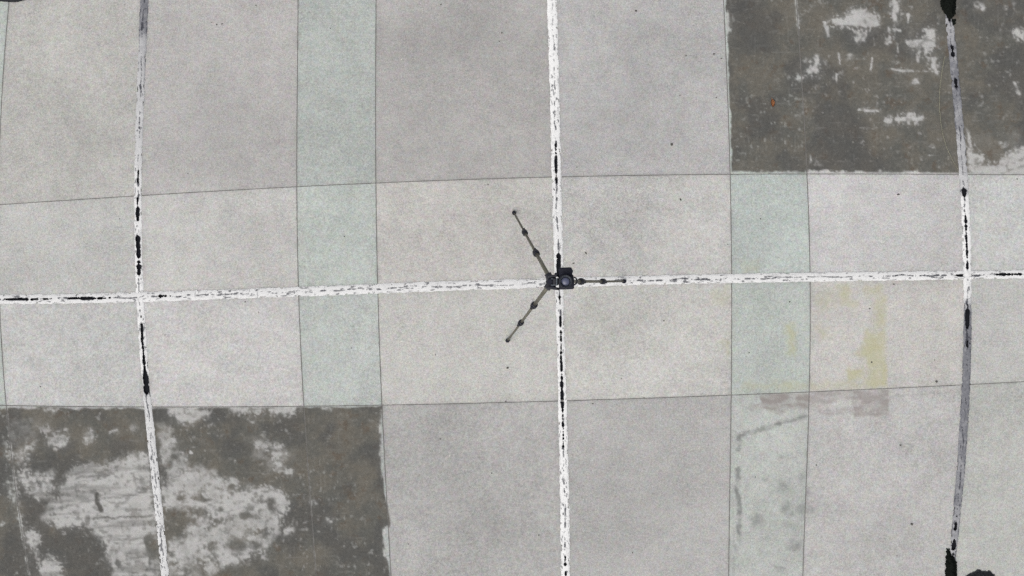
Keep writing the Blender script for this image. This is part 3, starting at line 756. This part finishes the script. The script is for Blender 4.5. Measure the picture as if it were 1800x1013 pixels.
def bm_done(name, bm, mat, parent=None, smooth=False, bevel=0.0, seg=2):
    if bevel > 0:
        bmesh.ops.bevel(bm, geom=[e for e in bm.edges if e.calc_face_angle(0) > .6], offset=bevel, segments=seg, profile=.6, affect='EDGES', clamp_overlap=True)
    bmesh.ops.recalc_face_normals(bm, faces=bm.faces)
    me = bpy.data.meshes.new(name); bm.to_mesh(me); bm.free()
    if smooth:
        for p in me.polygons: p.use_smooth = True
    o = link(name, me, mat)
    if parent is not None:
        o.parent = parent
        o.matrix_parent_inverse = parent.matrix_world.inverted()
    return o


def add_box(bm, c, s, rot=None):
    m = Matrix.Translation(c) @ (rot.to_4x4() if rot is not None else Matrix()) @ Matrix.Diagonal((*s, 1))
    return bmesh.ops.create_cube(bm, size=1, matrix=m)['verts']


def add_tube(bm, a, b, r0, r1=None, n=16):
    a = Vector(a); b = Vector(b); d = b - a
    r1 = r0 if r1 is None else r1
    m = Matrix.Translation((a + b) / 2) @ d.to_track_quat('Z', 'Y').to_matrix().to_4x4()
    return bmesh.ops.create_cone(bm, cap_ends=True, segments=n, radius1=r0, radius2=r1, depth=d.length, matrix=m)['verts']


def add_lathe(bm, o, axis, prof, n=32):
    """prof: (distance along axis, radius)"""
    o = Vector(o); q = Vector(axis).normalized().to_track_quat('Z', 'Y').to_matrix()
    rings = []
    for h, r in prof:
        rings.append([bm.verts.new(o + q @ Vector((r * math.cos(2 * math.pi * k / n), r * math.sin(2 * math.pi * k / n), h))) for k in range(n)])
    for A, B in zip(rings, rings[1:]):
        for k in range(n): bm.faces.new((A[k], A[(k + 1) % n], B[(k + 1) % n], B[k]))
    bm.faces.new(rings[0][::-1]); bm.faces.new(rings[-1])


M_LEG = mat_simple('tripod_bronze_tube', alb(122, 119, 106), 0.45, 0.35, .15, 40)
M_LEG2 = mat_simple('tripod_lower_tube', alb(112, 109, 97), 0.5, 0.35, .15, 40)
M_BLK = mat_simple('black_plastic', (0.010, 0.011, 0.018, 1), 0.5, 0, .3, 120, .35)
M_BLK2 = mat_simple('black_rubber', (0.015, 0.016, 0.026, 1), 0.8, 0, .4, 220, .2)
M_BODY = mat_simple('camera_leatherette', (0.009, 0.010, 0.018, 1), 0.6, 0, .4, 400, .3)
M_STEEL = mat_simple('blue_grey_metal', (0.075, 0.09, 0.105, 1), 0.4, .5, .2, 60)
M_GLASS, _nt, _p = nodes_of('coated_lens_glass')
_t = NT(_nt)
_lw = _t.n('ShaderNodeTexCoord').outputs['Object']
_t.l(_t.mix(_t.noise(_lw, 30, 2).outputs[0], (.075, .085, .14, 1), (.10, .11, .17, 1)), _p.inputs['Base Color'])
_p.inputs['Roughness'].default_value = .30
_p.inputs['Specular IOR Level'].default_value = .5

# ------------------------------------------------------------------ tripod
ZC = 1.10                                   # height of the crown
apex = W(969.5, 495.3, ZC)
tri = empty('tripod', (apex.x, apex.y, 0))
tag(tri, 'three-legged bronze tripod standing open where the white lines cross', 'tripod')
feet = [((903.3, 374), (941.5, 445.2), (922, 409)), ((891.9, 599.3), (940, 538.3), (916, 568.4)), ((1097.5, 494.8), (1022, 494.5), (1060, 494.6))]
for (fp, l1, l2) in feet:
    F = W(*fp, .012)
    d0 = Vector((F.x - apex.x, F.y - apex.y, 0)).normalized()
    T = apex + d0 * .030 + Vector((0, 0, -.01))

    def at_frac(px, py, T=T, F=F):
        best = (1e9, 0)
        for k in range(400):
            t = k / 399; p = T.lerp(F, t); f = S * (1 - p.z / H)
            ex_, ey_ = CX + p.x / f, CY - p.y / f
            e = (ex_ - px) ** 2 + (ey_ - py) ** 2
            if e < best[0]: best = (e, t)
        return best[1]
    t1, t2 = at_frac(*l1), at_frac(*l2)
    A, B = T.lerp(F, t1), T.lerp(F, t2)
    ax = (F - T).normalized()
    bm = bm_new(); add_tube(bm, T, A, .0122, .0112, 18)
    leg = bm_done('leg', bm, M_LEG, tri, True)
    bm = bm_new(); add_tube(bm, A, B, .0086, .0086, 16); bm_done('middle_section', bm, M_LEG, leg, True)
    bm = bm_new(); add_tube(bm, B, F, .0066, .0066, 14); bm_done('lower_section', bm, M_LEG2, leg, True)
    for C, r in ((A, .0205), (B, .0180)):
        bm = bm_new(); add_lathe(bm, C - ax * .027, ax, [(0, r * .7), (.004, r * .95), (.010, r), (.036, r), (.045, r * .92), (.050, r * .6)], 18)
        side = ax.cross(Vector((0, 0, 1))).normalized()
        lk = bm_done('leg_lock', bm, M_BLK, leg, False)
        bm = bm_new()
        up = side.cross(ax)
        rot = Matrix((ax, side, up)).transposed()
        add_box(bm, C + up * r * .9 + side * .004, (.040, .016, .012), rot)
        bm_done('lock_lever', bm, M_BLK, leg, False, .003)
    bm = bm_new(); add_lathe(bm, F - ax * .022, ax, [(0, .0085), (.004, .0125), (.022, .0130), (.030, .010), (.034, .004)], 16)
    bm_done('rubber_foot', bm, M_BLK2, leg, True)
    # hinge lug of this leg at the crown
    bm = bm_new(); sd = Vector((-d0.y, d0.x, 0))
    rot = Matrix((d0, sd, Vector((0, 0, 1)))).transposed()
    add_box(bm, apex + d0 * .030 + Vector((0, 0, .004)), (.046, .040, .040), rot)
    bm_done('hinge_lug', bm, M_BLK, tri, False, .006)
bm = bm_new(); add_lathe(bm, apex + Vector((0, 0, -.03)), (0, 0, 1), [(0, .018), (.006, .030), (.040, .033), (.052, .026)], 28)
bm_done('crown', bm, M_BLK, tri, False)
bm = bm_new(); add_tube(bm, apex + Vector((0, 0, -.28)), apex + Vector((0, 0, -.02)), .013, .013, 20)
bm_done('center_column', bm, M_LEG, tri, True)
# tilt head: fork cheeks, base, drum, plate clamp
zh = ZC + .055
def Q(px, py, z): return W(px, py, z)
bm = bm_new(); add_lathe(bm, apex + Vector((.006, 0, .022)), (0, 0, 1), [(0, .024), (.010, .027), (.026, .027), (.030, .020)], 28)
head = bm_done('tilt_head', bm, M_BLK, tri, False)
for py0, py1, wd in ((486.2, 484.6, .014), (505.6, 508.0, .016)):
    bm = bm_new(); a = Q(964, py0, zh); b = Q(981, py1, zh + .02)
    d = (b - a); ux = d.normalized(); uy = Vector((0, 0, 1)).cross(ux).normalized(); rot = Matrix((ux, uy, ux.cross(uy))).transposed()
    add_box(bm, (a + b) / 2, (d.length, wd, .05), rot); bm_done('fork_cheek', bm, M_BLK, head, False, .004)
bm = bm_new(); add_tube(bm, Q(972, 487, zh + .015), Q(972, 506, zh + .015), .017, .017, 24); bm_done('tilt_drum', bm, M_BLK2, head, True)
bm = bm_new(); a = Q(974.6, 495.3, zh + .048); add_box(bm, a, (.018, .036, .012)); bm_done('drum_cover', bm, M_BLK, head, False, .002)
for py in (490.4, 501.2):
    bm = bm_new(); a = Q(974.5, py, zh + .045); add_box(bm, a, (.040, .005, .014)); bm_done('clamp_rail', bm, M_STEEL, head, False, .0015)
bm = bm_new(); a = Q(978.6, 495.8, zh + .045); add_box(bm, a, (.007, .044, .05)); bm_done('quick_release_plate', bm, M_STEEL, head, False, .002)
bm = bm_new(); add_lathe(bm, Q(977.5, 486, zh + .03), (0.15, 1, 0), [(0, .006), (.006, .011), (.018, .011), (.021, .008)], 16); bm_done('tilt_knob', bm, M_BLK, head, False)
bm = bm_new(); add_lathe(bm, Q(967, 495.4, zh + .04), (0, 0, 1), [(-.02, .016), (.004, .016), (.008, .012)], 20); bm_done('pan_cap', bm, M_BLK2, head, False)

# ------------------------------------------------------------------ camera on the tripod, lens to the sky
zb = ZC + .035
camr = empty('photo_camera', tuple(Q(995, 492, zb)))
tag(camr, 'black camera clamped on the tripod with its lens pointing straight up', 'camera')
a0 = Q(982.4, 509, zb + .06); a1 = Q(1009, 483, zb + .06)
bm = bm_new(); c = (a0 + a1) / 2; sx, sy = abs(a1.x - a0.x), abs(a1.y - a0.y)
rz = Matrix.Rotation(math.radians(2.5), 3, 'Z')
add_box(bm, Vector((c.x, c.y, zb + .030)), (sx, sy, .060), rz); bm_done('body', bm, M_BODY, camr, False, .014, 5)
g0 = Q(982.2, 486, zb + .07); g1 = Q(1006.0, 470.2, zb + .07); gc = (g0 + g1) / 2
bm = bm_new(); add_box(bm, Vector((gc.x, gc.y, zb + .038)), (abs(g1.x - g0.x), abs(g1.y - g0.y), .072), rz)
grip = bm_done('grip', bm, M_BLK2, camr, False, .015, 5)
for k in range(3):
    bm = bm_new(); a = Q(993.5, 473.6 + k * 2.3, zb + .075); add_box(bm, Vector((a.x, a.y, zb + .0742)), (.056, .0028, .003), rz)
    bm_done('grip_rib', bm, M_STEEL if False else M_BODY, grip, False)
bm = bm_new(); a = Q(1001.5, 474.2, zb + .07); add_lathe(bm, Vector((gc.x + .0385, gc.y + .004, zb + .050)), (1, 0, 0), [(-.004, .008), (.003, .008), (.005, .006)], 16)
bm_done('shutter_button', bm, M_STEEL, grip, False)
lc = Q(994.2, 495.2, zb + .13)
L0 = Vector((lc.x, lc.y, zb + .058))
bm = bm_new()
n = 48
prof = [(0, .036), (.012, .0385), (.016, .0385), (.020, .0365), (.048, .0365), (.052, .0390), (.072, .0390), (.076, .0378), (.0765, .0335), (.064, .0300), (.062, .0275), (.055, .0250), (.0545, .0180)]
add_lathe(bm, L0, (0, 0, 1), prof, n)
barrel = bm_done('lens_barrel', bm, M_BLK, camr, True)
bm = bm_new(); add_lathe(bm, L0 + Vector((0, 0, .0548)), (0, 0, 1), [(0, .0242), (.0030, .0225), (.0058, .0185), (.0078, .0125), (.0088, .0060), (.0090, .0012)], 40)
bm_done('front_glass', bm, M_GLASS, barrel, True)
for rr, zz_ in ((.0314, .0702), (.0282, .0634)):
    bm = bm_new()
    ring = [(zz_, rr - .0008), (zz_ + .0012, rr - .0004), (zz_ + .0014, rr + .0010), (zz_, rr + .0014)]
    o = L0; vs = []
    for h, r in ring: vs.append([bm.verts.new(o + Vector((r * math.cos(2 * math.pi * k / 40), r * math.sin(2 * math.pi * k / 40), h))) for k in range(40)])
    for i in range(4):
        A_, B_ = vs[i], vs[(i + 1) % 4]
        for k in range(40): bm.faces.new((A_[k], A_[(k + 1) % 40], B_[(k + 1) % 40], B_[k]))
    bm_done('name_ring', bm, M_STEEL, barrel, True)
bm = bm_new(); add_lathe(bm, L0 + Vector((0, 0, .022)), (0, 0, 1), [(0, .0372), (.002, .0396), (.022, .0396), (.024, .0372)], 60); bm_done('focus_ring', bm, M_BLK2, barrel, False)
# hump of the finder on the camera's top side, and the open loop beside it
bm = bm_new(); a = Q(1009, 495, zb + .05); add_box(bm, Vector((a.x - .006, a.y, zb + .026)), (.014, .038, .036)); bm_done('finder_hump', bm, M_BODY, camr, False, .006, 3)
pts = []
for k in range(13):
    ang = math.radians(-90 + 15 * k)
    pts.append(Q(1008.8 + 5.6 * math.cos(ang), 494.2 - 6.4 * math.sin(ang), zb + .045))
bm = bm_new(); prev = None; R_ = .0042
for i, p in enumerate(pts):
    d = (pts[min(i + 1, 12)] - pts[max(i - 1, 0)]).normalized(); sdv = d.cross(Vector((0, 0, 1))).normalized()
    ringv = [bm.verts.new(p + sdv * R_ * math.cos(2 * math.pi * k / 8) + Vector((0, 0, 1)) * R_ * 1.4 * math.sin(2 * math.pi * k / 8)) for k in range(8)]
    if prev:
        for k in range(8): bm.faces.new((prev[k], prev[(k + 1) % 8], ringv[(k + 1) % 8], ringv[k]))
    else: bm.faces.new(ringv[::-1])
    prev = ringv
bm.faces.new(prev)
bm_done('strap_loop', bm, M_BLK, camr, True)

# ------------------------------------------------------------------ fallen leaf
M_LEAF = mat_simple('dry_orange_leaf', alb(184, 126, 84), 0.7, 0, .25, 160, .3)
lp = W(1357.5, 181, 0.004)
lf = empty('fallen_leaf', (lp.x, lp.y, 0.004)); tag(lf, 'curled orange brown leaf lying on the dark coating', 'leaf')
bm = bm_new(); rows = []
for i in range(11):
    t = i / 10; w_ = .0140 * math.sin(math.pi * min(1, t * .93 + .04)) ** .75 * (1.05 - .3 * t)
    y = .022 - .048 * t; row = []
    for j in range(7):
        s = j / 3 - 1
        row.append(bm.verts.new((lp.x + s * w_ + .004 * math.sin(t * 2.2), lp.y + y, .006 + .004 * s * s + .003 * math.sin(t * 7 + s))))
    rows.append(row)
for a, b in zip(rows, rows[1:]):
    for j in range(6): bm.faces.new((a[j], b[j], b[j + 1], a[j + 1]))
bmesh.ops.solidify(bm, geom=bm.faces[:], thickness=.0008)
bm_done('blade', bm, M_LEAF, lf, True)
bm = bm_new(); add_tube(bm, (lp.x - .001, lp.y + .021, .006), (lp.x - .004, lp.y + .033, .004), .0013, .0010, 8)
bm_done('stem', bm, M_LEAF, lf, True)

# ------------------------------------------------------------------ dry stalk beside the grey joint
M_STRAW = mat_simple('dry_straw', alb(158, 156, 136), 0.8, 0, .2, 60, .2)
sp = z5([(1372, 300), (1358, 380), (1346, 480), (1345, 560), (1352, 640), (1364, 710), (1385, 780), (1415, 840), (1440, 885)])
bm = bm_new(); prev = None
arr = np.array(sp); tt = np.linspace(0, len(arr) - 1, 41)
xs = np.interp(tt, range(len(arr)), arr[:, 0]); ys = np.interp(tt, range(len(arr)), arr[:, 1])
for i in range(41):
    p = W(xs[i], ys[i], .0035 + .002 * math.sin(i * .5) ** 2); j = min(i + 1, 40); k_ = max(i - 1, 0)
    d = (W(xs[j], ys[j]) - W(xs[k_], ys[k_])).normalized(); sd = Vector((-d.y, d.x, 0)); r_ = .0018 - .0006 * i / 40
    rg = [bm.verts.new(p + sd * r_ * math.cos(a) + Vector((0, 0, r_ * math.sin(a)))) for a in (0, 1.05, 2.1, 3.14, 4.19, 5.24)]
    if prev:
        for k in range(6): bm.faces.new((prev[k], prev[(k + 1) % 6], rg[(k + 1) % 6], rg[k]))
    prev = rg
tag(bm_done('dry_stalk', bm, M_STRAW, None, True), 'thin dry stalk bowed across the dark coating beside the grey joint', 'stalk')

# ------------------------------------------------------------------ black moss in the joints
M_MOSS = mat_simple('black_green_moss', (0.008, 0.0095, 0.008, 1), 0.95, 0, .85, 110, .05)
M_MOUND = mat_simple('dark_grey_mound', (0.03, 0.031, 0.034, 1), 0.95, 0, .4, 40, .1)


def mound(name, outline, height, mat, label, cat, seed, rough=.5):
    """heap over an outline (photo px): height grows inward, surface tufted"""
    P = np.array(outline, float)
    x0, y0 = P.min(0) - 2; x1, y1 = P.max(0) + 2
    st = 0.7
    X, Y = np.meshgrid(np.arange(x0, x1, st), np.arange(y0, y1, st))
    Xd = X + (fbm(X, Y, 5, 3, seed) - .5) * 7 * rough; Yd = Y + (fbm(X, Y, 5, 3, seed + 9) - .5) * 7 * rough
    Xd = Xd + (fbm(X, Y, 2.4, 2, seed + 21) - .5) * 7 * rough; Yd = Yd + (fbm(X, Y, 2.4, 2, seed + 22) - .5) * 7 * rough
    ins = np.zeros(X.shape, bool); d = np.full(X.shape, 1e9)
    for k in range(len(P)):
        ax_, ay_ = P[k]; bx_, by_ = P[(k + 1) % len(P)]
        cnd = (ay_ > Yd) != (by_ > Yd)
        xi = (bx_ - ax_) * (Yd - ay_) / (by_ - ay_ if by_ != ay_ else 1e-9) + ax_
        ins ^= cnd & (Xd < xi)
        dx, dy = bx_ - ax_, by_ - ay_; t = np.clip(((Xd - ax_) * dx + (Yd - ay_) * dy) / (dx * dx + dy * dy + 1e-9), 0, 1)
        d = np.minimum(d, np.hypot(Xd - ax_ - t * dx, Yd - ay_ - t * dy))
    sd = np.where(ins, d, -d)
    Z = .004 + height * sstep(0, 10, sd) + (fbm(X, Y, 3.2, 3, seed + 5) - .4) * height * .8 * rough * sstep(0, 4, sd)
    keep = sd > -.4
    kc = keep[:-1, :-1] & keep[1:, :-1] & keep[1:, 1:] & keep[:-1, 1:]
    lab = np.where(kc, np.arange(1, kc.size + 1).reshape(kc.shape), 0)
    while True:                                    # keep the one largest connected patch
        g = lab.copy()
        g[1:] = np.maximum(g[1:], lab[:-1]); g[:-1] = np.maximum(g[:-1], lab[1:]); g[:, 1:] = np.maximum(g[:, 1:], lab[:, :-1]); g[:, :-1] = np.maximum(g[:, :-1], lab[:, 1:])
        g[~kc] = 0
        if (g == lab).all(): break
        lab = g
    u, cnt = np.unique(lab[lab > 0], return_counts=True)
    kc = lab == u[cnt.argmax()]
    idx = np.arange(X.size).reshape(X.shape)
    f = np.stack([idx[:-1, :-1], idx[1:, :-1], idx[1:, 1:], idx[:-1, 1:]], -1)[kc]
    co = np.stack([(X - CX) * S, -(Y - CY) * S, Z], -1).reshape(-1, 3)
    used = np.unique(f); rm = np.full(len(co), -1); rm[used] = np.arange(len(used))
    me = bpy.data.meshes.new(name); me.from_pydata(co[used].tolist(), [], rm[f].tolist())
    for p in me.polygons: p.use_smooth = True
    return tag(link(name, me, mat), label, cat)


mound('moss_clump', [(1652, -40), (1684, -36), (1681, 2), (1678, 30), (1670, 34), (1660, 26), (1652, 8)], .035, M_MOSS, 'black green moss filling the top end of the grey joint', 'moss', 701)
mound('moss_clump', [(1672, 34), (1680, 34), (1679, 43), (1673, 46)], .010, M_MOSS, 'small black moss tuft just below the clump atop the grey joint', 'moss', 705, .3)
mound('moss_clump', [(1664, 962), (1669, 966), (1676, 982), (1681, 988), (1683, 1050), (1662, 1050), (1661, 990)], .035, M_MOSS, 'black moss filling the bottom end of the grey joint', 'moss', 711)
mound('dark_mound', [(1696, 1012), (1710, 1006), (1719, 1001), (1727, 1005), (1740, 1003), (1749, 1010), (1754, 1050), (1696, 1050)], .03, M_MOUND, 'dark mound right of the lower moss at the picture edge', 'dirt', 721, .5)  # low dark grey mound with a bumpy outline at the lower edge
mound('dark_mound', [(-60, -40), (60, -40), (46, 0), (30, 4.5), (18, 4), (0, 3), (-60, 2)], .03, M_MOUND, 'smooth dark mound at the corner left of the narrow whitish joint', 'dirt', 731, .12)  # smooth dark grey mound reaching in from the corner

# ------------------------------------------------------------------ grit on the slabs
M_GRIT = mat_simple('dark_grit', alb(92, 90, 86), 0.9, 0, .4, 300, .2)
M_GRIT2 = mat_simple('pale_grit', alb(226, 222, 214), 0.9, 0, .15, 300, .2)
grit = [(381, 43.6, 1.8), (390, 42, 1.7), (372, 39.6, 1.2), (450, 10, 1.4), (330, 305, 1.1), (581, 50, 1.2), (775, 8, 1.6), (882, 58, 1.9), (878, 73, 1.5), (1118, 19, 2.4), (1181, 254, 2.8), (858, 325, 1.4), (1195, 168, 1.3), (1014, 294, 1.3), (431, 531, 1.6), (210, 385, 1.2), (290, 589, 1.2), (454, 549, 1.1),
        (1029.5, 445, 2.4), (1008, 463, 1.7), (605, 416, 1.4), (765, 624, 1.5), (892, 647, 2.2), (1167, 564, 1.6), (1092, 666, 1.3), (618, 612, 1.3), (1196, 351, 2.4), (1579, 342, 2.4), (1337, 385, 1.7), (1279, 430, 1.5), (1571, 500, 1.9), (1388, 531, 1.6), (1529, 543, 1.6), (1317, 620, 1.4), (1532, 637, 1.9),
        (1643, 633, 1.4), (1646, 671, 3.2), (1255, 95, 2.2), (1259, 172, 1.6), (1268, 103, 1.5), (1206, 98, 1.7), (71, 680, 1.3), (889, 706, 2.2), (1042, 710, 1.5), (1132, 700, 1.4), (774, 772, 1.8), (864, 832, 1.5), (826, 856, 1.2), (947, 941, 1.7), (718, 957, 1.5), (1112, 972, 1.5), (1583, 783, 2.2), (1435, 818, 1.5), (1603, 922, 2.8), (1577, 977, 1.3), (1328, 839, 1.3), (1335, 242, 1.6), (1323, 247, 1.4),
        (1705, 676, 2.4), (1788, 315, 1.8)]
pale = [(706, 105, 1.7), (763, 86, 1.4), (1475, 391, 2.0), (790, 801, 1.5), (687, 296, 1.2), (788, 298, 1.1), (753, 240, 1.1), (846, 762, 1.1)]
rr = random.Random(3)


def grit_mesh(seed, mat):
    r = random.Random(seed); bm = bm_new(); bmesh.ops.create_icosphere(bm, subdivisions=1, radius=1)
    for v in bm.verts: v.co *= .7 + .5 * r.random()
    for v in bm.verts: v.co.z *= .5
    me = bpy.data.meshes.new('grit_chip'); bm.to_mesh(me); bm.free(); me.materials.append(mat); return me


GM = [grit_mesh(k, M_GRIT) for k in range(4)]
GP = [grit_mesh(k + 20, M_GRIT2) for k in range(2)]
ROWN = {0: 'far top', 1: 'top', 2: 'upper middle', 3: 'lower middle', 4: 'bottom', 5: 'far bottom'}
COLN = {4: 'beyond the left edge', 5: 'left of the left joint', 6: 'right of the left joint', 7: 'of the left green column', 8: 'left of the centre joint', 9: 'right of the centre joint',
        10: 'of the right green column', 11: 'left of the right joint', 12: 'right of the right joint'}
ORDN = ['first', 'second', 'third', 'fourth', 'fifth', 'sixth', 'seventh', 'eighth', 'ninth', 'tenth']


def cell(x, y):
    return (max(k for k in range(len(HL)) if HL[k][0](x) <= y), max(k for k in range(len(VL)) if VL[k][0](y) <= x))


for lst, meshes, hue_, grp in ((grit, GM, 'dark', 'dark grit chips on the slabs'), (pale, GP, 'pale', 'pale stone chips on the slabs')):
    cells = [cell(x, y) for x, y, _ in lst]
    for k, (x, y, r) in enumerate(lst):
        mates = sorted(lst[i][0] for i in range(len(lst)) if cells[i] == cells[k])
        where = ('on %s slab %s' % (ROWN[cells[k][0]], COLN[cells[k][1]]))
        order = '' if len(mates) == 1 else ' %s from left' % ORDN[mates.index(x)]
        o = bpy.data.objects.new('grit_chip', meshes[k % len(meshes)]); COL.objects.link(o)
        rad = r * S * .85
        o.location = W(x, y, rad * .25); o.scale = (rad * rr.uniform(.8, 1.4), rad * rr.uniform(.7, 1.1), rad); o.rotation_euler = (0, 0, rr.uniform(0, 6.3))
        tag(o, '%s grit chip%s %s' % (hue_, order, where), 'grit', grp)
